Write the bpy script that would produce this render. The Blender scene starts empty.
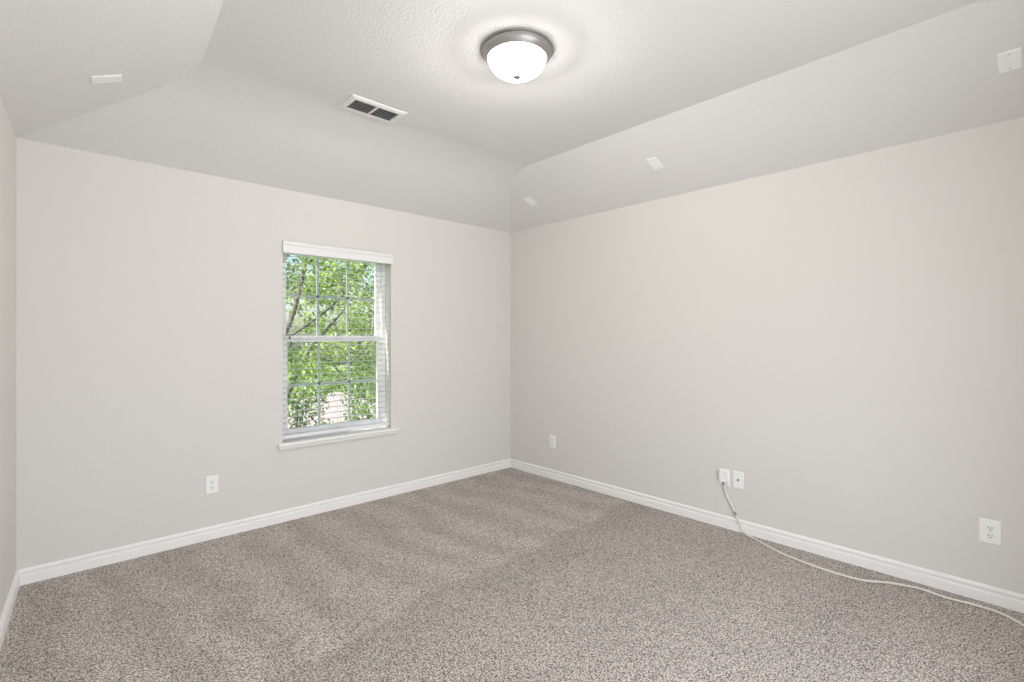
import bpy, bmesh, math, random
from mathutils import Vector, Matrix

S = bpy.context.scene
COL = S.collection
R = math.radians

# ------------------------------------------------------------------ camera
CAM_H, YAW, FPX = 1.357, 47.23, 498.0
cam = bpy.data.cameras.new('camera')
cam.sensor_width = 36.0
cam.lens = 36.0 * FPX / 1024.0
cam.shift_y = -4.4 / 1024.0
cam.clip_start = 0.02
cam_o = bpy.data.objects.new('camera', cam)
cam_o.location = (0, 0, CAM_H)
cam_o.rotation_euler = (R(90), 0, R(YAW - 90))
COL.objects.link(cam_o)
S.camera = cam_o

# ------------------------------------------------------------------ view, sky, sun, fill light
S.view_settings.view_transform = 'Standard'
S.view_settings.look = 'None'
S.view_settings.exposure = 0.16
S.view_settings.gamma = 1.0
S.view_settings.use_curve_mapping = False

world = bpy.data.worlds.new('sky')
S.world = world
world.use_nodes = True
wn = world.node_tree
sky = wn.nodes.new('ShaderNodeTexSky')
sky.sky_type = 'NISHITA'
sky.sun_disc = False
sky.sun_elevation = R(48)
sky.sun_rotation = R(-80)
sky.dust_density = 2.0
wn.links.new(sky.outputs['Color'], wn.nodes['Background'].inputs['Color'])
wn.nodes['Background'].inputs['Strength'].default_value = 0.28

sun = bpy.data.lights.new('sun', 'SUN')
sun.energy = 7.0
sun.color = (1.0, 0.95, 0.86)
sun.angle = R(0.6)
sun_o = bpy.data.objects.new('sun', sun)
sun_o.rotation_euler = Vector((0.66, -0.10, -0.72)).to_track_quat('-Z', 'Y').to_euler()
sun_o.location = (-20, 3, 20)
COL.objects.link(sun_o)

# added soft fill light outside an unseen, made-up doorway behind the camera
DW = dict(x0=0.45, x1=2.05, z1=2.06)
fill = bpy.data.lights.new('doorway_fill', 'AREA')
fill.shape = 'RECTANGLE'
fill.size, fill.size_y = 1.55, 1.95
fill.energy = 66.0
fill.color = (0.95, 0.97, 1.0)
fill_o = bpy.data.objects.new('doorway_fill', fill)
fill_o.location = ((DW['x0'] + DW['x1']) / 2, -0.95, 1.04)
fill_o.rotation_euler = (R(90), 0, 0)
COL.objects.link(fill_o)
LAMP_STRENGTH = 8.5
BULB_POWER = 76.0

# ------------------------------------------------------------------ helpers
def tag(o, label=None, cat=None, group=None, kind=None):
    if label: o['label'] = label
    if cat: o['category'] = cat
    if group: o['group'] = group
    if kind: o['kind'] = kind
    return o

def empty(name, loc=(0, 0, 0), rot=None):
    o = bpy.data.objects.new(name, None)
    o.location = loc
    if rot is not None: o.rotation_euler = rot
    o.empty_display_size = 0.05
    COL.objects.link(o)
    return o

def link(name, bm, mat, parent=None, smooth=False, bevel=0.0, seg=2, autosmooth=None):
    if bevel > 0:
        bmesh.ops.bevel(bm, geom=[e for e in bm.edges if len(e.link_faces) == 2 and e.calc_face_angle(0) > R(25)],
                        offset=bevel, segments=seg, profile=0.5, affect='EDGES')
    bmesh.ops.recalc_face_normals(bm, faces=bm.faces)
    me = bpy.data.meshes.new(name)
    bm.to_mesh(me); bm.free()
    if smooth:
        for p in me.polygons: p.use_smooth = True
        if autosmooth: me.set_sharp_from_angle(angle=R(autosmooth))
    mats = mat if isinstance(mat, (list, tuple)) else [mat]
    for m in mats: me.materials.append(m)
    o = bpy.data.objects.new(name, me)
    COL.objects.link(o)
    if parent: o.parent = parent
    return o

def box(bm, x0, x1, y0, y1, z0, z1):
    vs = [bm.verts.new((x, y, z)) for x in (x0, x1) for y in (y0, y1) for z in (z0, z1)]
    for q in ((0, 1, 3, 2), (4, 6, 7, 5), (0, 4, 5, 1), (2, 3, 7, 6), (0, 2, 6, 4), (1, 5, 7, 3)):
        bm.faces.new([vs[i] for i in q])
    return vs

def new_box(*a):
    bm = bmesh.new(); box(bm, *a); return bm

def prism(bm, pts, axis_a, axis_b, p0, p1):
    """profile pts [(u,v)] in axes axis_a/axis_b (Vectors) swept from p0 to p1"""
    a = [bm.verts.new(Vector(p0) + axis_a * u + axis_b * v) for u, v in pts]
    b = [bm.verts.new(Vector(p1) + axis_a * u + axis_b * v) for u, v in pts]
    n = len(pts)
    for i in range(n):
        bm.faces.new((a[i], a[(i + 1) % n], b[(i + 1) % n], b[i]))
    bm.faces.new(a[::-1]); bm.faces.new(b)

def lathe(bm, prof, seg=64, centre=(0, 0, 0)):
    c = Vector(centre)
    rings = []
    for r, z in prof:
        if r < 1e-6:
            rings.append([bm.verts.new(c + Vector((0, 0, z)))])
        else:
            rings.append([bm.verts.new(c + Vector((r * math.cos(2 * math.pi * k / seg), r * math.sin(2 * math.pi * k / seg), z))) for k in range(seg)])
    for A, B in zip(rings, rings[1:]):
        for k in range(seg):
            k2 = (k + 1) % seg
            if len(A) == 1 and len(B) == 1: continue
            if len(A) == 1: bm.faces.new((A[0], B[k], B[k2]))
            elif len(B) == 1: bm.faces.new((A[k], B[0], A[k2]))
            else: bm.faces.new((A[k], B[k], B[k2], A[k2]))

def catmull(pts, per=10):
    P = [Vector(p) for p in pts]
    P = [2 * P[0] - P[1]] + P + [2 * P[-1] - P[-2]]
    out = []
    for i in range(1, len(P) - 2):
        a, b, c, d = P[i - 1:i + 3]
        for k in range(per):
            t = k / per
            out.append(0.5 * ((2 * b) + (c - a) * t + (2 * a - 5 * b + 4 * c - d) * t * t + (3 * b - a - 3 * c + d) * t ** 3))
    out.append(P[-2])
    return out

def tube(bm, pts, rad, seg=10, cap=True):
    pts = [Vector(p) for p in pts]
    n = len(pts)
    rads = rad if isinstance(rad, (list, tuple)) else [rad] * n
    t0 = (pts[1] - pts[0]).normalized()
    nrm = t0.orthogonal().normalized()
    rings = []
    for i, p in enumerate(pts):
        t = (pts[min(i + 1, n - 1)] - pts[max(i - 1, 0)]).normalized()
        nrm = (nrm - t * nrm.dot(t)).normalized()
        b = t.cross(nrm)
        rings.append([bm.verts.new(p + (nrm * math.cos(2 * math.pi * k / seg) + b * math.sin(2 * math.pi * k / seg)) * rads[i]) for k in range(seg)])
    for A, B in zip(rings, rings[1:]):
        for k in range(seg):
            bm.faces.new((A[k], A[(k + 1) % seg], B[(k + 1) % seg], B[k]))
    if cap:
        bm.faces.new(rings[0][::-1]); bm.faces.new(rings[-1])

def disc_prism(bm, cx, cz, rx, rz, y0, y1, seg=24, cut=None):
    """elliptic stud standing along local -y (y0 back, y1 front); cut flattens the sides"""
    pts = []
    for k in range(seg):
        a = 2 * math.pi * k / seg
        x, z = rx * math.cos(a), rz * math.sin(a)
        if cut: x = max(-cut, min(cut, x))
        pts.append((cx + x, cz + z))
    A = [bm.verts.new((x, y0, z)) for x, z in pts]
    B = [bm.verts.new((x, y1, z)) for x, z in pts]
    for k in range(seg):
        bm.faces.new((A[k], A[(k + 1) % seg], B[(k + 1) % seg], B[k]))
    bm.faces.new(A[::-1]); bm.faces.new(B)

# ------------------------------------------------------------------ materials
def mat(name, col, rough=0.5, metal=0.0, spec=0.5):
    m = bpy.data.materials.new(name)
    m.use_nodes = True
    b = m.node_tree.nodes['Principled BSDF']
    b.inputs['Base Color'].default_value = (*col, 1)
    b.inputs['Roughness'].default_value = rough
    b.inputs['Metallic'].default_value = metal
    b.inputs['Specular IOR Level'].default_value = spec
    return m

def bump(m, scale, strength, dist=0.002, detail=2.0, kind='NOISE', coords='Object'):
    nt = m.node_tree
    tc = nt.nodes.new('ShaderNodeTexCoord')
    t = nt.nodes.new('ShaderNodeTexNoise')
    t.inputs['Scale'].default_value = scale
    t.inputs['Detail'].default_value = detail
    r = nt.nodes.new('ShaderNodeValToRGB')
    r.color_ramp.elements[0].position = 0.42
    r.color_ramp.elements[1].position = 0.62
    bp = nt.nodes.new('ShaderNodeBump')
    bp.inputs['Strength'].default_value = strength
    bp.inputs['Distance'].default_value = dist
    nt.links.new(tc.outputs[coords], t.inputs['Vector'])
    nt.links.new(t.outputs['Fac'], r.inputs['Fac'])
    nt.links.new(r.outputs['Color'], bp.inputs['Height'])
    nt.links.new(bp.outputs['Normal'], nt.nodes['Principled BSDF'].inputs['Normal'])
    return m

def noisy_colour(m, a, b, scale, detail=3.0):
    nt = m.node_tree
    tc = nt.nodes.new('ShaderNodeTexCoord')
    t = nt.nodes.new('ShaderNodeTexNoise')
    t.inputs['Scale'].default_value = scale
    t.inputs['Detail'].default_value = detail
    mx = nt.nodes.new('ShaderNodeMix'); mx.data_type = 'RGBA'
    mx.inputs['A'].default_value = (*a, 1); mx.inputs['B'].default_value = (*b, 1)
    nt.links.new(tc.outputs['Object'], t.inputs['Vector'])
    nt.links.new(t.outputs['Fac'], mx.inputs['Factor'])
    nt.links.new(mx.outputs['Result'], nt.nodes['Principled BSDF'].inputs['Base Color'])
    return m

M_WALL = bump(mat('greige wall paint', (0.717, 0.697, 0.669), 0.75, spec=0.3), 70, 0.10, 0.002)
M_CEIL = bump(mat('textured ceiling paint', (0.77, 0.762, 0.745), 0.85, spec=0.2), 66, 0.16, 0.003, 3.0)
M_TRIM = mat('white semi gloss trim', (0.90, 0.89, 0.875), 0.38)
M_VINYL = mat('white vinyl window', (0.86, 0.86, 0.86), 0.35)
M_GRILLE = mat('grey window grille', (0.56, 0.59, 0.61), 0.4)
M_BLIND = mat('white faux wood blind', (0.83, 0.83, 0.835), 0.4)
M_SLAT = mat('shade toned blind slat', (0.64, 0.65, 0.655), 0.45)  # white like the valance; shade of the undersides put into the colour
M_CORDS = mat('grey blind cord', (0.62, 0.62, 0.60), 0.8)
M_TASSEL = mat('dark grey cord tassel', (0.12, 0.13, 0.12), 0.6)
M_PLATE = mat('white nylon plate', (0.91, 0.91, 0.90), 0.32)
M_FACE = mat('white receptacle face', (0.87, 0.87, 0.86), 0.35)
M_SLOT = mat('dark slot', (0.03, 0.03, 0.03), 0.6)
M_SCREW = mat('painted screw head', (0.66, 0.66, 0.64), 0.35, 0.3)
M_BRASS = mat('nickel coax jack', (0.34, 0.33, 0.31), 0.3, 1.0)
M_NICKEL = mat('brushed nickel', (0.42, 0.41, 0.40), 0.5, 1.0)
M_FINIAL = mat('satin nickel finial', (0.30, 0.29, 0.28), 0.5, 0.6)
M_GREY = mat('grey rubber', (0.30, 0.30, 0.29), 0.6)
M_CABLE = mat('off white cable jacket', (0.78, 0.75, 0.68), 0.5)
M_VENT = mat('white enamelled vent', (0.84, 0.84, 0.83), 0.4)
M_DUCT = mat('dark duct interior', (0.035, 0.037, 0.035), 0.8)
M_LOUVER = mat('grey louver blade', (0.55, 0.55, 0.54), 0.5)

def m_dome():
    # frosted glass: glows itself and lets about half of the bulb's light straight through
    m = bpy.data.materials.new('lit frosted glass')
    m.use_nodes = True
    nt = m.node_tree
    nt.nodes.clear()
    out = nt.nodes.new('ShaderNodeOutputMaterial')
    em = nt.nodes.new('ShaderNodeEmission')
    em.inputs['Color'].default_value = (1.0, 0.97, 0.92, 1)
    em.inputs['Strength'].default_value = LAMP_STRENGTH
    tr = nt.nodes.new('ShaderNodeBsdfTransparent'); tr.inputs['Color'].default_value = (0.55, 0.54, 0.52, 1)
    gl = nt.nodes.new('ShaderNodeBsdfGlossy'); gl.inputs['Roughness'].default_value = 0.25
    gl.inputs['Color'].default_value = (0.9, 0.9, 0.9, 1)
    mx = nt.nodes.new('ShaderNodeMixShader'); mx.inputs['Fac'].default_value = 0.06
    ad = nt.nodes.new('ShaderNodeAddShader')
    nt.links.new(tr.outputs[0], mx.inputs[1]); nt.links.new(gl.outputs[0], mx.inputs[2])
    nt.links.new(mx.outputs[0], ad.inputs[0]); nt.links.new(em.outputs[0], ad.inputs[1])
    nt.links.new(ad.outputs[0], out.inputs['Surface'])
    return m
M_DOME = m_dome()

def m_glass():
    m = bpy.data.materials.new('clear window glass')
    m.use_nodes = True
    nt = m.node_tree
    nt.nodes.clear()
    out = nt.nodes.new('ShaderNodeOutputMaterial')
    tr = nt.nodes.new('ShaderNodeBsdfTransparent')
    tr.inputs['Color'].default_value = (0.955, 0.975, 0.965, 1)
    gl = nt.nodes.new('ShaderNodeBsdfGlossy'); gl.inputs['Roughness'].default_value = 0.02
    mx = nt.nodes.new('ShaderNodeMixShader'); mx.inputs['Fac'].default_value = 0.05
    nt.links.new(tr.outputs[0], mx.inputs[1]); nt.links.new(gl.outputs[0], mx.inputs[2])
    nt.links.new(mx.outputs[0], out.inputs['Surface'])
    return m
M_GLASS = m_glass()

def m_carpet():
    m = bpy.data.materials.new('speckled frieze carpet')
    m.use_nodes = True
    nt = m.node_tree; N = nt.nodes; L = nt.links
    b = N['Principled BSDF']
    b.inputs['Roughness'].default_value = 0.95
    b.inputs['Specular IOR Level'].default_value = 0.1
    tc = N.new('ShaderNodeTexCoord')
    def noise(scale, detail, rough=0.5):
        n = N.new('ShaderNodeTexNoise'); n.inputs['Scale'].default_value = scale
        n.inputs['Detail'].default_value = detail; n.inputs['Roughness'].default_value = rough
        L.new(tc.outputs['Object'], n.inputs['Vector']); return n
    def math_(op, a, bb, clamp=False):
        n = N.new('ShaderNodeMath'); n.operation = op; n.use_clamp = clamp
        for i, v in enumerate((a, bb)):
            if v is None: continue
            if isinstance(v, (int, float)): n.inputs[i].default_value = v
            else: L.new(v, n.inputs[i])
        return n.outputs[0]
    # tufts of mixed yarn
    tuft = noise(270, 2.0, 0.6)
    ramp = N.new('ShaderNodeValToRGB')
    cr = ramp.color_ramp
    cr.elements[0].position = 0.36; cr.elements[0].color = (0.135, 0.116, 0.099, 1)
    cr.elements[1].position = 0.64; cr.elements[1].color = (0.80, 0.745, 0.69, 1)
    e = cr.elements.new(0.46); e.color = (0.365, 0.328, 0.295, 1)
    e = cr.elements.new(0.54); e.color = (0.56, 0.513, 0.468, 1)
    vor = N.new('ShaderNodeTexVoronoi'); vor.inputs['Scale'].default_value = 215
    L.new(tc.outputs['Object'], vor.inputs['Vector'])
    vs_ = N.new('ShaderNodeSeparateColor'); L.new(vor.outputs['Color'], vs_.inputs[0])
    clump = noise(165, 2.0, 0.6)
    mixf = math_('ADD', math_('MULTIPLY', vs_.outputs[0], 0.34), math_('MULTIPLY', tuft.outputs['Fac'], 0.42))
    mixf = math_('ADD', mixf, math_('MULTIPLY', math_('SUBTRACT', clump.outputs['Fac'], 0.5), 1.15))
    mixf = math_('ADD', mixf, 0.12)
    L.new(mixf, ramp.inputs['Fac'])
    # pile direction left by the vacuum cleaner: strokes out from the window wall, one long pass along the room
    sep = N.new('ShaderNodeSeparateXYZ'); L.new(tc.outputs['Object'], sep.inputs[0])
    wob = noise(1.6, 2.0)
    wobc = math_('SUBTRACT', wob.outputs['Fac'], 0.5)
    xs = math_('ADD', sep.outputs['X'], math_('MULTIPLY', wobc, 0.5))
    xs = math_('ADD', xs, math_('MULTIPLY', sep.outputs['Y'], 0.10))
    wave = math_('SINE', math_('MULTIPLY', xs, 2 * math.pi / 0.35), None)
    wave = math_('MULTIPLY', wave, 1.8)
    wave = math_('MINIMUM', math_('MAXIMUM', wave, -1.0), 1.0)
    edge = math_('ADD', sep.outputs['Y'], math_('MULTIPLY', wobc, 0.25))
    edge = math_('SUBTRACT', edge, math_('MULTIPLY', sep.outputs['X'], 0.08))
    back = math_('MULTIPLY', math_('SUBTRACT', edge, 2.04), 26.0, True)       # 1 in the back zone
    near = math_('SUBTRACT', 1.0, math_('MULTIPLY', math_('SUBTRACT', 2.04, edge), 1.3), True)   # pile brushed darkest along the pass edge
    ywave = math_('SINE', math_('MULTIPLY', math_('ADD', sep.outputs['Y'], math_('MULTIPLY', wobc, 0.4)), 2 * math.pi / 0.8), None)
    front = math_('SUBTRACT', 1.0, back)
    nap = math_('ADD', math_('MULTIPLY', math_('ADD', math_('MULTIPLY', wave, 0.062), 0.05), back),
                math_('MULTIPLY', math_('SUBTRACT', math_('MULTIPLY', ywave, 0.02), math_('ADD', math_('MULTIPLY', near, 0.065), 0.015)), front))
    patch = noise(3.5, 3.0)
    nap = math_('ADD', nap, math_('MULTIPLY', math_('SUBTRACT', patch.outputs['Fac'], 0.5), 0.18))
    gain = math_('ADD', nap, 1.0)
    mul = N.new('ShaderNodeVectorMath'); mul.operation = 'SCALE'
    L.new(ramp.outputs['Color'], mul.inputs[0]); L.new(gain, mul.inputs['Scale'])
    L.new(mul.outputs[0], b.inputs['Base Color'])
    bp = N.new('ShaderNodeBump'); bp.inputs['Strength'].default_value = 0.6; bp.inputs['Distance'].default_value = 0.008
    L.new(tuft.outputs['Fac'], bp.inputs['Height']); L.new(bp.outputs['Normal'], b.inputs['Normal'])
    return m
M_CARPET = m_carpet()

# ------------------------------------------------------------------ room shell
XR, YB, YF = 3.516, 3.823, -0.55           # right wall, window wall, wall behind the camera
WH, CH = 2.44, 2.74                         # wall height, flat ceiling height
LT = math.tan(R(90 - 87.17))                # the left wall leans out by three degrees
def xl(y): return -0.14 - (YB - y) * LT     # inner face of the left wall
T = 0.17

bm = bmesh.new()
vs = [(xl(YF), YF), (XR, YF), (XR, YB), (xl(YB), YB)]
out = [(xl(YF) - .3, YF - .2), (XR + .2, YF - .2), (XR + .2, YB + .2), (xl(YB) - .3, YB + .2)]
a = [bm.verts.new((x, y, 0)) for x, y in out]; b = [bm.verts.new((x, y, -0.2)) for x, y in out]
bm.faces.new(a); bm.faces.new(b[::-1])
for i in range(4): bm.faces.new((a[i], b[i], b[(i + 1) % 4], a[(i + 1) % 4]))
tag(link('floor', bm, M_CARPET), kind='structure')

def wall_with_hole(bm, u0, u1, v0, v1, hu0, hu1, hv0, hv1, to3, t0, t1):
    """slab between depths t0,t1 with a rectangular hole; to3(u,v,t)->xyz"""
    outer = [(u0, v0), (u1, v0), (u1, v1), (u0, v1)]
    inner = [(hu0, hv0), (hu1, hv0), (hu1, hv1), (hu0, hv1)]
    O = [[bm.verts.new(to3(u, v, t)) for u, v in outer] for t in (t0, t1)]
    I = [[bm.verts.new(to3(u, v, t)) for u, v in inner] for t in (t0, t1)]
    for k in range(4):
        j = (k + 1) % 4
        for s in (0, 1): bm.faces.new((O[s][k], O[s][j], I[s][j], I[s][k]))
        bm.faces.new((O[0][k], O[0][j], O[1][j], O[1][k]))
        bm.faces.new((I[0][k], I[0][j], I[1][j], I[1][k]))

# window wall
HX0, HX1, HZ0, HZ1 = 1.245, 2.130, 0.555, 2.050
bm = bmesh.new()
wall_with_hole(bm, xl(YB) - 0.25, XR + T, -0.05, WH + 0.02, HX0, HX1, HZ0, HZ1, lambda u, v, t: (u, YB + t, v), 0, T)
tag(link('wall_back', bm, M_WALL), kind='structure')
# right wall
tag(link('wall_right', new_box(XR, XR + T, YF - T, YB, -0.05, WH + 0.02), M_WALL), kind='structure')
# left wall
bm = bmesh.new()
p = [(xl(YF - T), YF - T), (xl(YB), YB), (xl(YB) - T, YB), (xl(YF - T) - T, YF - T)]
a = [bm.verts.new((x, y, -0.05)) for x, y in p]; b = [bm.verts.new((x, y, WH + 0.02)) for x, y in p]
bm.faces.new(a[::-1]); bm.faces.new(b)
for i in range(4): bm.faces.new((a[i], a[(i + 1) % 4], b[(i + 1) % 4], b[i]))
tag(link('wall_left', bm, M_WALL), kind='structure')
# wall behind the camera, with an unseen cased doorway added to let the fill light in
bm = bmesh.new()
box(bm, xl(YF), DW['x0'], YF - T, YF, -0.05, WH + 0.02)
box(bm, DW['x1'], XR, YF - T, YF, -0.05, WH + 0.02)
box(bm, DW['x0'], DW['x1'], YF - T, YF, DW['z1'], WH + 0.02)
tag(link('wall_front', bm, M_WALL), kind='structure')
bm = bmesh.new()
for x0, x1 in ((DW['x0'] - .06, DW['x0']), (DW['x1'], DW['x1'] + .06)):
    box(bm, x0, x1, YF, YF + .015, 0, DW['z1'])
box(bm, DW['x0'] - .06, DW['x1'] + .06, YF, YF + .015, DW['z1'], DW['z1'] + .06)
tag(link('trim_1', bm, M_TRIM, bevel=.003), kind='structure')
# ceiling: flat field with a sloped band along every wall
CR = 2.815                                  # right crease
CBY = 3.068                                 # back crease
CFY = YF + 0.65
def cl(y): return 0.566 - (CBY - y) * (LT + 0.01)
def ceil_shell(dz):
    o = [Vector((xl(YF), YF, WH + dz)), Vector((XR, YF, WH + dz)), Vector((XR, YB, WH + dz)), Vector((xl(YB), YB, WH + dz))]
    i = [Vector((cl(CFY), CFY, CH + dz)), Vector((CR - .01, CFY, CH + dz)), Vector((CR + .015, CBY, CH + dz)), Vector((cl(CBY), CBY, CH + dz))]
    if dz > 0:
        c = Vector((1.6, 0.6, 0))
        o = [v + Vector((math.copysign(.18, v.x - c.x), math.copysign(.18, v.y - c.y), 0)) for v in o]
    return o, i
bm = bmesh.new()
sh = []
for dz in (0, 0.14):
    o, i = ceil_shell(dz)
    O = [bm.verts.new(v) for v in o]; I = [bm.verts.new(v) for v in i]
    sh.append(O)
    bm.faces.new(I)
    for k in range(4): bm.faces.new((O[k], O[(k + 1) % 4], I[(k + 1) % 4], I[k]))
for k in range(4): bm.faces.new((sh[0][k], sh[0][(k + 1) % 4], sh[1][(k + 1) % 4], sh[1][k]))
bm.edges.ensure_lookup_table()
soft = [e for e in bm.edges if all(abs(v.co.y - CBY) < 1e-4 and abs(v.co.z - CH) < 1e-4 for v in e.verts)]
bmesh.ops.bevel(bm, geom=soft, offset=0.22, segments=10, profile=0.5, affect='EDGES', clamp_overlap=True)
tag(link('ceiling', bm, M_CEIL, smooth=True, autosmooth=7), kind='structure')

# baseboards: plain lower board, a groove, a thin moulded cap
BB = [(0, 0), (0.0150, 0), (0.0150, 0.047), (0.0140, 0.050), (0.0090, 0.052), (0.0042, 0.0545), (0.0036, 0.0610), (0.0060, 0.0645), (0.0120, 0.0665), (0.0135, 0.0690), (0.0130, 0.0770), (0.0095, 0.0835), (0.0050, 0.0865), (0, 0.0865)]
Z = Vector((0, 0, 1))
def baseboard(name, p0, p1, inward):
    bm = bmesh.new()
    prism(bm, BB, Vector(inward).normalized(), Z, p0, p1)
    return tag(link(name, bm, M_TRIM), kind='structure')
baseboard('baseboard_back', (xl(YB), YB, 0), (XR, YB, 0), (0, -1, 0))
baseboard('baseboard_right', (XR, YF, 0), (XR, YB, 0), (-1, 0, 0))
baseboard('baseboard_left', (xl(YF), YF, 0), (xl(YB), YB, 0), (1, -LT, 0))
baseboard('baseboard_front', (DW['x1'] + .06, YF, 0), (XR, YF, 0), (0, 1, 0))

# ------------------------------------------------------------------ windows
def frame_bm(u0, u1, v0, v1, wl, wr, wb, wt, t0, t1, to3):
    bm = bmesh.new()
    wall_with_hole(bm, u0, u1, v0, v1, u0 + wl, u1 - wr, v0 + wb, v1 - wt, to3, t0, t1)
    return bm

def make_window(name, u0, u1, v0, v1, to3, depth):
    root = empty(name)
    tag(root, kind='structure')
    g = 0.001
    link('window_frame', frame_bm(u0 + g, u1 - g, v0 + g, v1 - g, .030, .030, .030, .030, depth, depth + .068, to3), M_VINYL, root, bevel=.003)
    mid = (v0 + v1) / 2 + 0.03
    for nm, a0, a1, t0, wb, wt in (('upper_sash', mid - .022, v1 - .030, depth + .037, .040, .030),
                                   ('lower_sash', v0 + .030, mid + .022, depth + .006, .045, .046)):
        s = link(nm, frame_bm(u0 + .031, u1 - .031, a0, a1 - .001, .038, .038, wb, wt, t0, t0 + .028, to3), M_VINYL, root, bevel=.003)
        gu0, gu1, gv0, gv1 = u0 + .069, u1 - .069, a0 + wb, a1 - wt
        bm = bmesh.new()
        c = [to3(u, v, t) for t in (t0 + .012, t0 + .016) for u in (gu0 - .004, gu1 + .004) for v in (gv0 - .004, gv1 + .004)]
        vv = [bm.verts.new(q) for q in c]
        for q in ((0, 1, 3, 2), (4, 6, 7, 5), (0, 4, 5, 1), (2, 3, 7, 6), (0, 2, 6, 4), (1, 5, 7, 3)): bm.faces.new([vv[i] for i in q])
        link('glass_pane', bm, M_GLASS, s)
        bm = bmesh.new()
        def bar(ua, ub, va, vb):
            c = [to3(u, v, t) for t in (t0 + .017, t0 + .024) for u in (ua, ub) for v in (va, vb)]
            vv = [bm.verts.new(q) for q in c]
            for q in ((0, 1, 3, 2), (4, 6, 7, 5), (0, 4, 5, 1), (2, 3, 7, 6), (0, 2, 6, 4), (1, 5, 7, 3)): bm.faces.new([vv[i] for i in q])
        for k in (1, 2):
            u = gu0 + (gu1 - gu0) * k / 3
            bar(u - .009, u + .009, gv0, gv1)
        v = (gv0 + gv1) / 2
        bar(gu0, gu1, v - .009, v + .009)
        link('grille', bm, M_GRILLE, s)
    return root

win = make_window('window_1', HX0, HX1, HZ0 + .022, HZ1, lambda u, v, t: (u, YB + t, v), 0.100)
# inside sill: stool with apron under it
bm = bmesh.new()
st = [(-.10, .552), (-.10, .577), (.038, .577), (.043, .572), (.043, .560), (.038, .555), (.026, .552), (.026, .545), (.030, .540), (.028, .530), (.018, .522), (.001, .522), (.001, .552)]
bmx = bmesh.new()
# horns: full-length stool in front of the wall
prism(bmx, [(0.0, .5555), (0.0, .5795), (.040, .5795), (.046, .574), (.046, .562), (.040, .5555)], Vector((0, -1, 0)), Z, (1.205, YB, 0), (2.180, YB, 0))
prism(bmx, [(0.0, .523), (0.0, .5555), (.028, .5555), (.028, .540), (.020, .529), (.014, .523)], Vector((0, -1, 0)), Z, (1.215, YB, 0), (2.170, YB, 0))
box(bmx, HX0 + .001, HX1 - .001, YB, YB + .10, .556, .5785)
bm.free()
link('window_sill', bmx, M_TRIM, win)


# window blind ------------------------------------------------------
bl = empty('window_blind', (1.6875, YB, 1.975))
tag(bl, 'white horizontal slat blind hanging lowered and open in the window', 'blind')
def rel(o):
    o.location = -Vector(bl.location); return o
bm = bmesh.new()
prism(bm, [(.028, 1.973), (.028, 2.026), (.034, 2.036), (.034, 2.055), (.026, 2.061), (.018, 2.061), (.018, 1.973)], Vector((0, -1, 0)), Z, (1.241, YB + .002, 0), (2.135, YB + .002, 0))
for x in (1.241, 2.123):
    box(bm, x, x + .012, YB - .0165, YB - .001, 1.973, 2.061)
rel(link('valance', bm, M_BLIND, bl))
rel(link('headrail', new_box(HX0 + .008, HX1 - .008, YB + .012, YB + .068, 1.992, 2.046), M_BLIND, bl, bevel=.003))
bm = bmesh.new()
zs = []
z = 0.668
while z < 1.975:
    zs.append(z); z += 0.0445
YS = YB + 0.040
for z in zs:
    n = 6; top = []; bot = []
    for k in range(n + 1):
        t = k / n - .5
        top.append((t * .036, z + .0012 - .006 * t * t))
    prof = top + [(u, v - .0015) for u, v in reversed(top)]
    prism(bm, prof, Vector((0, 1, 0)), Z, (HX0 + .007, YS, 0), (HX1 - .007, YS, 0))
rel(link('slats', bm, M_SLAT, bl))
rel(link('bottom_rail', new_box(HX0 + .007, HX1 - .007, YS - .026, YS + .026, .603, .624), M_BLIND, bl, bevel=.004))
for x in (1.385, 1.6875, 1.99):
    bm = bmesh.new()
    for dy in (-.0265, .0265):
        tube(bm, [(x, YS + dy, .61), (x, YS + dy, 2.0)], .0011, 6)
    for z in zs:
        tube(bm, [(x, YS - .0265, z - .0012), (x, YS + .0265, z - .0012)], .0007, 4)
    rel(link('ladder_cord', bm, M_CORDS, bl))
for x, zt in ((1.296, 1.372), (1.306, 1.318)):
    bm = bmesh.new()
    tube(bm, [(x, YB + .006, zt), (x, YB + .008, 2.0)], .0010, 6)
    c = rel(link('lift_cord', bm, M_CORDS, bl))
    bm = bmesh.new()
    lathe(bm, [(0, .004), (.003, .004), (.0045, -.006), (.0075, -.030), (.0065, -.036), (0, -.036)], 14, (x, YB + .006, zt))
    link('tassel', bm, M_TASSEL, c, smooth=True, autosmooth=40)

# ------------------------------------------------------------------ ceiling light
lt = empty('ceiling_light', (1.650, 1.748, CH))
tag(lt, 'round flush ceiling light with glowing white dome and brushed nickel ring', 'ceiling light')
bm = bmesh.new()
lathe(bm, [(0, 0), (.175, 0), (.177, -.003), (.176, -.007), (.172, -.009), (.167, -.009), (.166, -.012), (.166, -.020), (.161, -.030), (.152, -.040), (.144, -.0465), (.1395, -.045), (.1395, -.036), (0, -.036)], 96)
link('ring_pan', bm, M_NICKEL, lt, smooth=True, autosmooth=35)
bm = bmesh.new()
prof = []
for k in range(17):
    a = math.pi / 2 * k / 16
    prof.append((.1385 * math.cos(a) ** 0.86 if k < 16 else 0, -.040 - .090 * math.sin(a)))
lathe(bm, [(.1385, -.037)] + prof, 96)
link('glass_dome', bm, M_DOME, lt, smooth=True)
bulb = bpy.data.lights.new('bulb_glow', 'POINT')
bulb.energy = BULB_POWER
bulb.color = (1.0, 0.985, 0.972)
bulb.shadow_soft_size = 0.030
bulb_o = bpy.data.objects.new('bulb_glow', bulb)
bulb_o.location = (0, 0, -.056)
bulb_o.parent = lt
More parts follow.
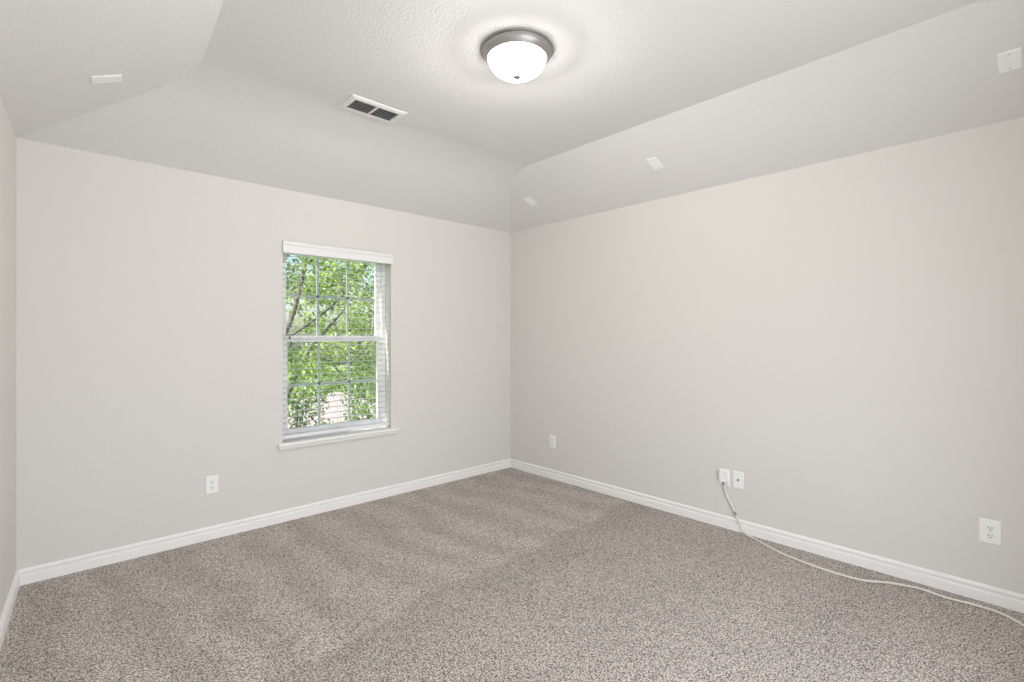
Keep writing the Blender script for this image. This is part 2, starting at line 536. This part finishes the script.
COL.objects.link(bulb_o)
bm = bmesh.new()
lathe(bm, [(0, -.1275), (.017, -.1265), (.0185, -.130), (.017, -.134), (.0085, -.137), (.006, -.140), (.003, -.142), (0, -.1425)], 24)
link('finial', bm, M_FINIAL, lt, smooth=True, autosmooth=40)

# ------------------------------------------------------------------ ceiling vent
vt = empty('ceiling_vent', (1.439, 2.805, CH))
tag(vt, 'white rectangular air vent with two dark louvered panels in the ceiling', 'vent')
L2, W_2 = .177, .104
gx, gy = .142, .066
bm = bmesh.new()
def ringrect(z0, a, z1, b):
    A = [bm.verts.new((sx * a[0], sy * a[1], z0)) for sx, sy in ((-1, -1), (1, -1), (1, 1), (-1, 1))]
    B = [bm.verts.new((sx * b[0], sy * b[1], z1)) for sx, sy in ((-1, -1), (1, -1), (1, 1), (-1, 1))]
    for k in range(4): bm.faces.new((A[k], A[(k + 1) % 4], B[(k + 1) % 4], B[k]))
levels = [(0, (L2, W_2)), (-.003, (L2, W_2)), (-.009, (L2 - .018, W_2 - .018)), (-.009, (gx, gy)), (-.0005, (gx, gy)), (0, (L2, W_2))]
for (za, a), (zb, b) in zip(levels, levels[1:]): ringrect(za, a, zb, b)
bmesh.ops.remove_doubles(bm, verts=bm.verts, dist=1e-5)
link('face_plate', bm, M_VENT, vt)
link('duct_back', new_box(-gx, gx, -gy, gy, -.0012, -.0004), M_DUCT, vt)
link('divider', new_box(-.006, .006, -gy, gy, -.0092, -.0012), M_VENT, vt)
nb = 6
for s in (-1, 1):
    bm = bmesh.new()
    for k in range(nb):
        yc = -gy + 2 * gy * (k + .5) / nb
        x0, x1 = (-gx, -.006) if s < 0 else (.006, gx)
        prism(bm, [(-.0030, -.0085), (-.0022, -.0088), (.0046, -.0026), (.0038, -.0022)], Vector((0, 1, 0)), Z, (x0, yc, 0), (x1, yc, 0))
    link('louvers', bm, M_LOUVER, vt)
for s in (-1, 1):
    bm = bmesh.new()
    lathe(bm, [(0, -.0115), (.0035, -.011), (.0045, -.0088), (.0045, -.008)], 14, (s * .153, 0, 0))
    link('screw', bm, M_SCREW, vt, smooth=True)
bm = bmesh.new()
tube(bm, [(-.150, .028, -.008), (-.151, .033, -.020), (-.156, .040, -.026)], [.0022, .0020, .0028], 8)
link('damper_lever', bm, M_SCREW, vt)

# ------------------------------------------------------------------ plates on walls and slopes
def plate_bm(w, h, d=.0058):
    bm = bmesh.new()
    a = (w / 2, h / 2); b = (w / 2 - .004, h / 2 - .004)
    A = [bm.verts.new((sx * a[0], .0004, sz * a[1])) for sx, sz in ((-1, -1), (1, -1), (1, 1), (-1, 1))]
    A2 = [bm.verts.new((sx * a[0], -d * .45, sz * a[1])) for sx, sz in ((-1, -1), (1, -1), (1, 1), (-1, 1))]
    B = [bm.verts.new((sx * b[0], -d, sz * b[1])) for sx, sz in ((-1, -1), (1, -1), (1, 1), (-1, 1))]
    for P, Q in ((A, A2), (A2, B)):
        for k in range(4): bm.faces.new((P[k], P[(k + 1) % 4], Q[(k + 1) % 4], Q[k]))
    bm.faces.new(A[::-1]); bm.faces.new(B)
    return bm

def screw(root, x, z, y=-.0058):
    bm = bmesh.new()
    disc_prism(bm, x, z, .0034, .0034, y + .001, y - .0011, 14)
    return link('screw', bm, M_SCREW, root)

def duplex(loc, rz, label, w=.073, h=.118):
    root = empty('wall_outlet', loc, (0, 0, rz))
    tag(root, label, 'outlet', 'duplex outlets low on the walls')
    link('cover_plate', plate_bm(w, h), M_PLATE, root)
    for zc in (.0195, -.0195):
        bm = bmesh.new()
        disc_prism(bm, 0, zc, .0172, .0172, -.005, -.0080, 28, cut=None)
        for v in bm.verts:
            v.co.z = zc + max(-.0142, min(.0142, v.co.z - zc))
        f = link('receptacle', bm, M_FACE, root)
        for x, hh in ((-.0064, .0046), (.0064, .0038)):
            link('slot', new_box(x - .0013, x + .0013, -.0083, -.0070, zc + .003 - hh, zc + .003 + hh), M_SLOT, f)
        bm = bmesh.new()
        disc_prism(bm, 0, zc - .0085, .0029, .0029, -.0070, -.0083, 14)
        link('ground_hole', bm, M_SLOT, f)
    screw(root, 0, 0)
    return root

RZ_R = R(-90)      # plate facing -x
duplex((.7915, YB, .363), 0, 'white duplex outlet on the window wall, left of the window')
duplex((XR, 3.228, .356), RZ_R, 'small white outlet on the right wall nearest the room corner')
duplex((XR, .2075, .3625), RZ_R, 'white duplex outlet on the right wall nearest the camera, with nothing plugged in', .082, .122)
plugged = duplex((XR, 1.574, .354), RZ_R, 'white outlet with a white adapter plugged in, beside the coaxial plate')

cx = empty('coaxial_wall_plate', (XR, 1.4765, .357), (0, 0, RZ_R))
tag(cx, 'white wall plate with one round metal cable jack, beside the plugged outlet', 'wall plate')
link('cover_plate', plate_bm(.073, .118), M_PLATE, cx)
bm = bmesh.new(); disc_prism(bm, 0, .001, .0075, .0075, -.005, -.0085, 6)
jk = link('jack', bm, M_BRASS, cx)
bm = bmesh.new(); disc_prism(bm, 0, .001, .0047, .0047, -.0085, -.016, 18)
link('threaded_post', bm, M_BRASS, jk)
screw(cx, 0, .042); screw(cx, 0, -.042)

def blank(loc, rot, label):
    root = empty('blank_wall_plate', loc)
    root.rotation_euler = rot
    tag(root, label, 'wall plate', 'blank cover plates on the sloped ceiling')
    link('cover_plate', plate_bm(.078, .122), M_PLATE, root)
    screw(root, 0, .042); screw(root, 0, -.042)
    return root
# right slope frame: local -y = into the room, local z = up the slope
su = Vector((CR - XR, 0, CH - WH)).normalized()
def slope_rot(up, along):
    # columns: local x, y, z ; y points away from the room
    z = up.normalized(); x = along.normalized(); y = z.cross(x)
    return Matrix((x, y, z)).transposed().to_euler()
right_al = Vector((0, -1, 0))
def right_pt(y, s): return Vector((XR, y, WH)) + su * s
er = slope_rot(su, right_al)
blank(right_pt(.123, .394), er, 'largest white blank plate on the right ceiling slope, at the photo edge')
blank(right_pt(1.914, .388), er, 'white blank plate in the middle of the right ceiling slope')
blank(right_pt(3.198, .363), er, 'small white blank plate on the right ceiling slope nearest the corner')
lw = Vector((LT, 1, 0)).normalized()
lu = Vector((cl(CBY) - xl(CBY), 0, CH - WH)); lu = (lu - lw * lu.dot(lw)).normalized()
yp = 3.08
lp = Vector((xl(yp), yp, WH)) + lu * .400
blank(lp, slope_rot(lu, lw), 'white blank plate on the left ceiling slope above the left wall')

# ------------------------------------------------------------------ cable with its plug
cd = empty('power_cord', (XR - .02, 1.574, .33))
tag(cd, 'off white cord hanging from the plugged outlet and lying along the carpet edge', 'cord')
def relc(o): o.location = -Vector(cd.location); return o
PX = XR - .0082
bm = bmesh.new()
box(bm, PX - .034, PX, 1.574 - .019, 1.574 + .019, .334, .400)
relc(link('adapter', bm, M_PLATE, cd, bevel=.005))
bm = bmesh.new()
tube(bm, [(PX - .017, 1.574, .336), (PX - .017, 1.571, .322), (PX - .017, 1.566, .306)], [.0085, .0075, .0062], 14)
relc(link('strain_relief', bm, M_GREY, cd))
FZ = .0065
path = [(PX - .017, 1.570, .318), (PX - .016, 1.560, .285), (PX - .012, 1.549, .236), (PX - .010, 1.514, .174), (PX - .012, 1.487, .118),
        (3.489, 1.463, .080), (3.482, 1.440, .036), (3.470, 1.400, .010), (3.440, 1.330, FZ), (3.397, 1.256, FZ), (3.336, 1.121, FZ), (3.293, .913, FZ),
        (3.298, .718, FZ), (3.374, .597, FZ), (3.408, .474, FZ + .003), (3.398, .370, FZ), (3.412, .258, FZ), (3.402, .167, FZ), (3.337, .084, FZ), (3.23, -.02, FZ), (3.16, -.16, FZ), (3.20, -.34, FZ)]
bm = bmesh.new(); tube(bm, catmull(path, 8), .0058, 10)
relc(link('cable', bm, M_CABLE, cd, smooth=True))
bm = bmesh.new()
a, b = Vector((PX - .0105, 1.497, .138)), Vector((PX - .012, 1.4855, .114))
tube(bm, [a, a.lerp(b, .15), a.lerp(b, .85), b], [.006, .0078, .0078, .006], 14)
relc(link('inline_coupler', bm, M_GREY, cd))

# ------------------------------------------------------------------ outside: ground, neighbour's house, trees
random.seed(7)
def m_leaf(name, a, b, c):
    m = bpy.data.materials.new(name); m.use_nodes = True
    nt = m.node_tree; nt.nodes.clear(); N = nt.nodes; L = nt.links
    out = N.new('ShaderNodeOutputMaterial')
    geo = N.new('ShaderNodeNewGeometry')
    ramp = N.new('ShaderNodeValToRGB')
    ramp.color_ramp.elements[0].color = (*a, 1); ramp.color_ramp.elements[1].color = (*c, 1)
    e = ramp.color_ramp.elements.new(.5); e.color = (*b, 1)
    L.new(geo.outputs['Random Per Island'], ramp.inputs['Fac'])
    d = N.new('ShaderNodeBsdfDiffuse'); t = N.new('ShaderNodeBsdfTranslucent'); g = N.new('ShaderNodeBsdfGlossy')
    g.inputs['Roughness'].default_value = .35
    L.new(ramp.outputs['Color'], d.inputs['Color']); L.new(ramp.outputs['Color'], t.inputs['Color'])
    m1 = N.new('ShaderNodeMixShader'); m1.inputs['Fac'].default_value = .45
    m2 = N.new('ShaderNodeMixShader'); m2.inputs['Fac'].default_value = .07
    L.new(d.outputs[0], m1.inputs[1]); L.new(t.outputs[0], m1.inputs[2])
    L.new(m1.outputs[0], m2.inputs[1]); L.new(g.outputs[0], m2.inputs[2]); L.new(m2.outputs[0], out.inputs['Surface'])
    return m
M_LEAF = m_leaf('sunlit tree leaves', (.10, .22, .05), (.40, .54, .13), (.82, .86, .36))
M_LEAF2 = m_leaf('deeper green leaves', (.06, .15, .05), (.24, .38, .11), (.56, .66, .26))
M_BARK = noisy_colour(mat('grey brown bark', (.2, .17, .14), .9), (.10, .085, .07), (.30, .26, .22), 14)
M_BRICK = noisy_colour(mat('pale pink brick', (.6, .5, .45), .9), (.58, .47, .42), (.74, .64, .58), 22)
M_ROOF = noisy_colour(mat('pale pink shingles', (.5, .4, .37), .9), (.44, .35, .32), (.62, .52, .48), 9)
M_LAWN = noisy_colour(mat('summer lawn', (.2, .3, .1), .95), (.16, .26, .07), (.34, .44, .15), 1.3)
GZ = -4.0

tag(link('ground', new_box(-40, 60, YB + T + .6, 90, GZ - .2, GZ), M_LAWN), kind='structure')

def foliage(blobs, leaf, n_per, seed):
    rnd = random.Random(seed)
    V, F = [], []
    for (c, r, k) in blobs:
        c = Vector(c)
        for _ in range(int(n_per * k)):
            d = Vector((rnd.gauss(0, 1), rnd.gauss(0, 1), rnd.gauss(0, 1))).normalized()
            p = c + Vector((d.x * r, d.y * r, d.z * r * .75)) * (rnd.random() ** .45)
            s = leaf * rnd.uniform(.65, 1.25)
            ax = Vector((rnd.gauss(0, 1), rnd.gauss(0, 1), rnd.gauss(-.5, .7))).normalized()
            sd = ax.cross(Vector((rnd.gauss(0, .6), rnd.gauss(0, .6), 1))).normalized()
            up = sd.cross(ax).normalized()
            w = s * .30
            i = len(V)
            V += [p, p + ax * s * .35 + sd * w + up * s * .10, p + ax * s * .75 + sd * w * .6 + up * s * .05, p + ax * s - up * s * .05,
                  p + ax * s * .75 - sd * w * .6 + up * s * .05, p + ax * s * .35 - sd * w + up * s * .10, p + ax * s * .5]
            F += [(i, i + 1, i + 2, i + 6), (i + 6, i + 2, i + 3), (i, i + 6, i + 4, i + 5), (i + 6, i + 3, i + 4)]
    me = bpy.data.meshes.new('foliage')
    me.from_pydata([tuple(v) for v in V], [], F)
    o = bpy.data.objects.new('foliage', me)
    COL.objects.link(o)
    return o

def tree(loc, label, limbs, blobs, leaf, n, m, seed):
    root = empty('tree', loc)
    tag(root, label, 'tree', 'trees outside the window')
    bm = bmesh.new()
    for pts, r0, r1 in limbs:
        q = catmull(pts, 5)
        tube(bm, q, [r0 + (r1 - r0) * i / (len(q) - 1) for i in range(len(q))], 9)
    link('trunk', bm, M_BARK, root, smooth=True)
    f = foliage(blobs, leaf, n, seed); f.data.materials.append(m); f.parent = root
    return root

rnd = random.Random(3)
# near tree: forked dark limb seen behind the upper sash
t1 = [([(0, 0, 0), (.05, 0, 2.4), (-.05, .05, 3.9)], .15, .09), ([(-.05, .05, 3.9), (-.15, 0, 4.8), (.25, .05, 5.9), (.55, .1, 7.2)], .07, .03),
      ([(-.05, .05, 3.9), (.5, .2, 5.0), (1.3, .3, 5.9)], .06, .02), ([(-.05, .05, 3.9), (-.9, .2, 4.7), (-1.5, .3, 5.6)], .05, .02), ([(.05, 0, 5.3), (.8, -.2, 5.9), (1.4, -.3, 6.6)], .03, .012)]
b1 = []
for _ in range(54):
    b1.append(((rnd.uniform(-2.3, 2.4), rnd.uniform(-1.0, 1.2), rnd.uniform(3.3, 7.6)), rnd.uniform(.32, .58), 1))
tree((3.05, 9.4, GZ), 'bright green leafy tree nearest outside the window, with a dark forked limb', t1, b1, .10, 160, M_LEAF, 11)
# two trees farther back
t2 = [([(0, 0, 0), (.1, 0, 2.2), (0, .1, 4.4), (.1, .1, 6.0)], .22, .07), ([(0, 0, 2.6), (1.2, .1, 3.8), (2.0, .1, 5.0)], .10, .03), ([(0, 0, 2.4), (-1.1, 0, 3.6), (-1.8, .2, 4.8)], .10, .03)]
b2 = [((rnd.uniform(-2.8, 2.8), rnd.uniform(-1.4, 1.4), rnd.uniform(1.6, 10.5)), rnd.uniform(.6, .95), 1) for _ in range(66)]
tree((11.4, 23.5, GZ), 'yellow green tree far behind the right side of the window', t2, b2, .20, 150, M_LEAF, 12)
b3 = [((rnd.uniform(-3.2, 3.0), rnd.uniform(-1.5, 1.5), rnd.uniform(1.6, 10.5)), rnd.uniform(.6, 1.0), 1) for _ in range(66)]
tree((7.2, 29.0, GZ), 'deep green tree far behind the left side of the window', t2, b3, .20, 150, M_LEAF2, 13)

def bush(loc, label, seed, w, h):
    r = random.Random(seed)
    root = empty('bush', loc)
    tag(root, label, 'bush', 'bushes below the window')
    bm = bmesh.new()
    for k in range(5):
        a = k * 1.3
        tube(bm, catmull([(0, 0, 0), (.2 * math.cos(a), .2 * math.sin(a), h * .4), (.5 * w * math.cos(a), .4 * w * math.sin(a), h * .8)], 4), .025, 6)
    link('stem', bm, M_BARK, root)
    f = foliage([((r.uniform(-w, w), r.uniform(-w * .5, w * .5), r.uniform(.25 * h, h)), .42, 1) for _ in range(46)], .10, 120, seed)
    f.data.materials.append(M_LEAF2); f.parent = root
bush((4.15, 12.7, GZ), 'dense green bush low outside the left of the window', 21, .95, 4.3)
bush((7.15, 13.3, GZ), 'dense green bush low outside the right of the window', 22, .95, 4.3)

# neighbour's house: pale pink hipped roof over brick walls, seen between the trees
hs = empty('neighbour_house', (7.4, 18.0, GZ))
tag(hs, 'house with a pale pink hipped roof, seen low between the leaves outside', 'house')
hw, hd, wz, pk = 3.0, 2.2, 2.0, 3.3
link('brick_wall', new_box(-hw, hw, -hd, hd, 0, wz), M_BRICK, hs)
bm = bmesh.new()
e = .35
lo = [bm.verts.new((sx * (hw + e), sy * (hd + e), wz - .12)) for sx, sy in ((-1, -1), (1, -1), (1, 1), (-1, 1))]
up = [bm.verts.new((sx * (hw + e), sy * (hd + e), wz + .02)) for sx, sy in ((-1, -1), (1, -1), (1, 1), (-1, 1))]
r0, r1 = bm.verts.new((-.5, 0, pk)), bm.verts.new((.5, 0, pk))
bm.faces.new(lo[::-1])
for k in range(4): bm.faces.new((lo[k], lo[(k + 1) % 4], up[(k + 1) % 4], up[k]))
bm.faces.new((up[0], up[1], r1, r0)); bm.faces.new((up[2], up[3], r0, r1)); bm.faces.new((up[1], up[2], r1)); bm.faces.new((up[3], up[0], r0))
link('roof', bm, M_ROOF, hs)
wf = link('house_window', new_box(-.5, .5, -hd - .05, -hd + .02, .8, 1.8), M_VINYL, hs)
link('house_window_pane', new_box(-.43, .43, -hd - .06, -hd - .045, .87, 1.73), mat('dark house glass', (.08, .10, .12), .1), wf)
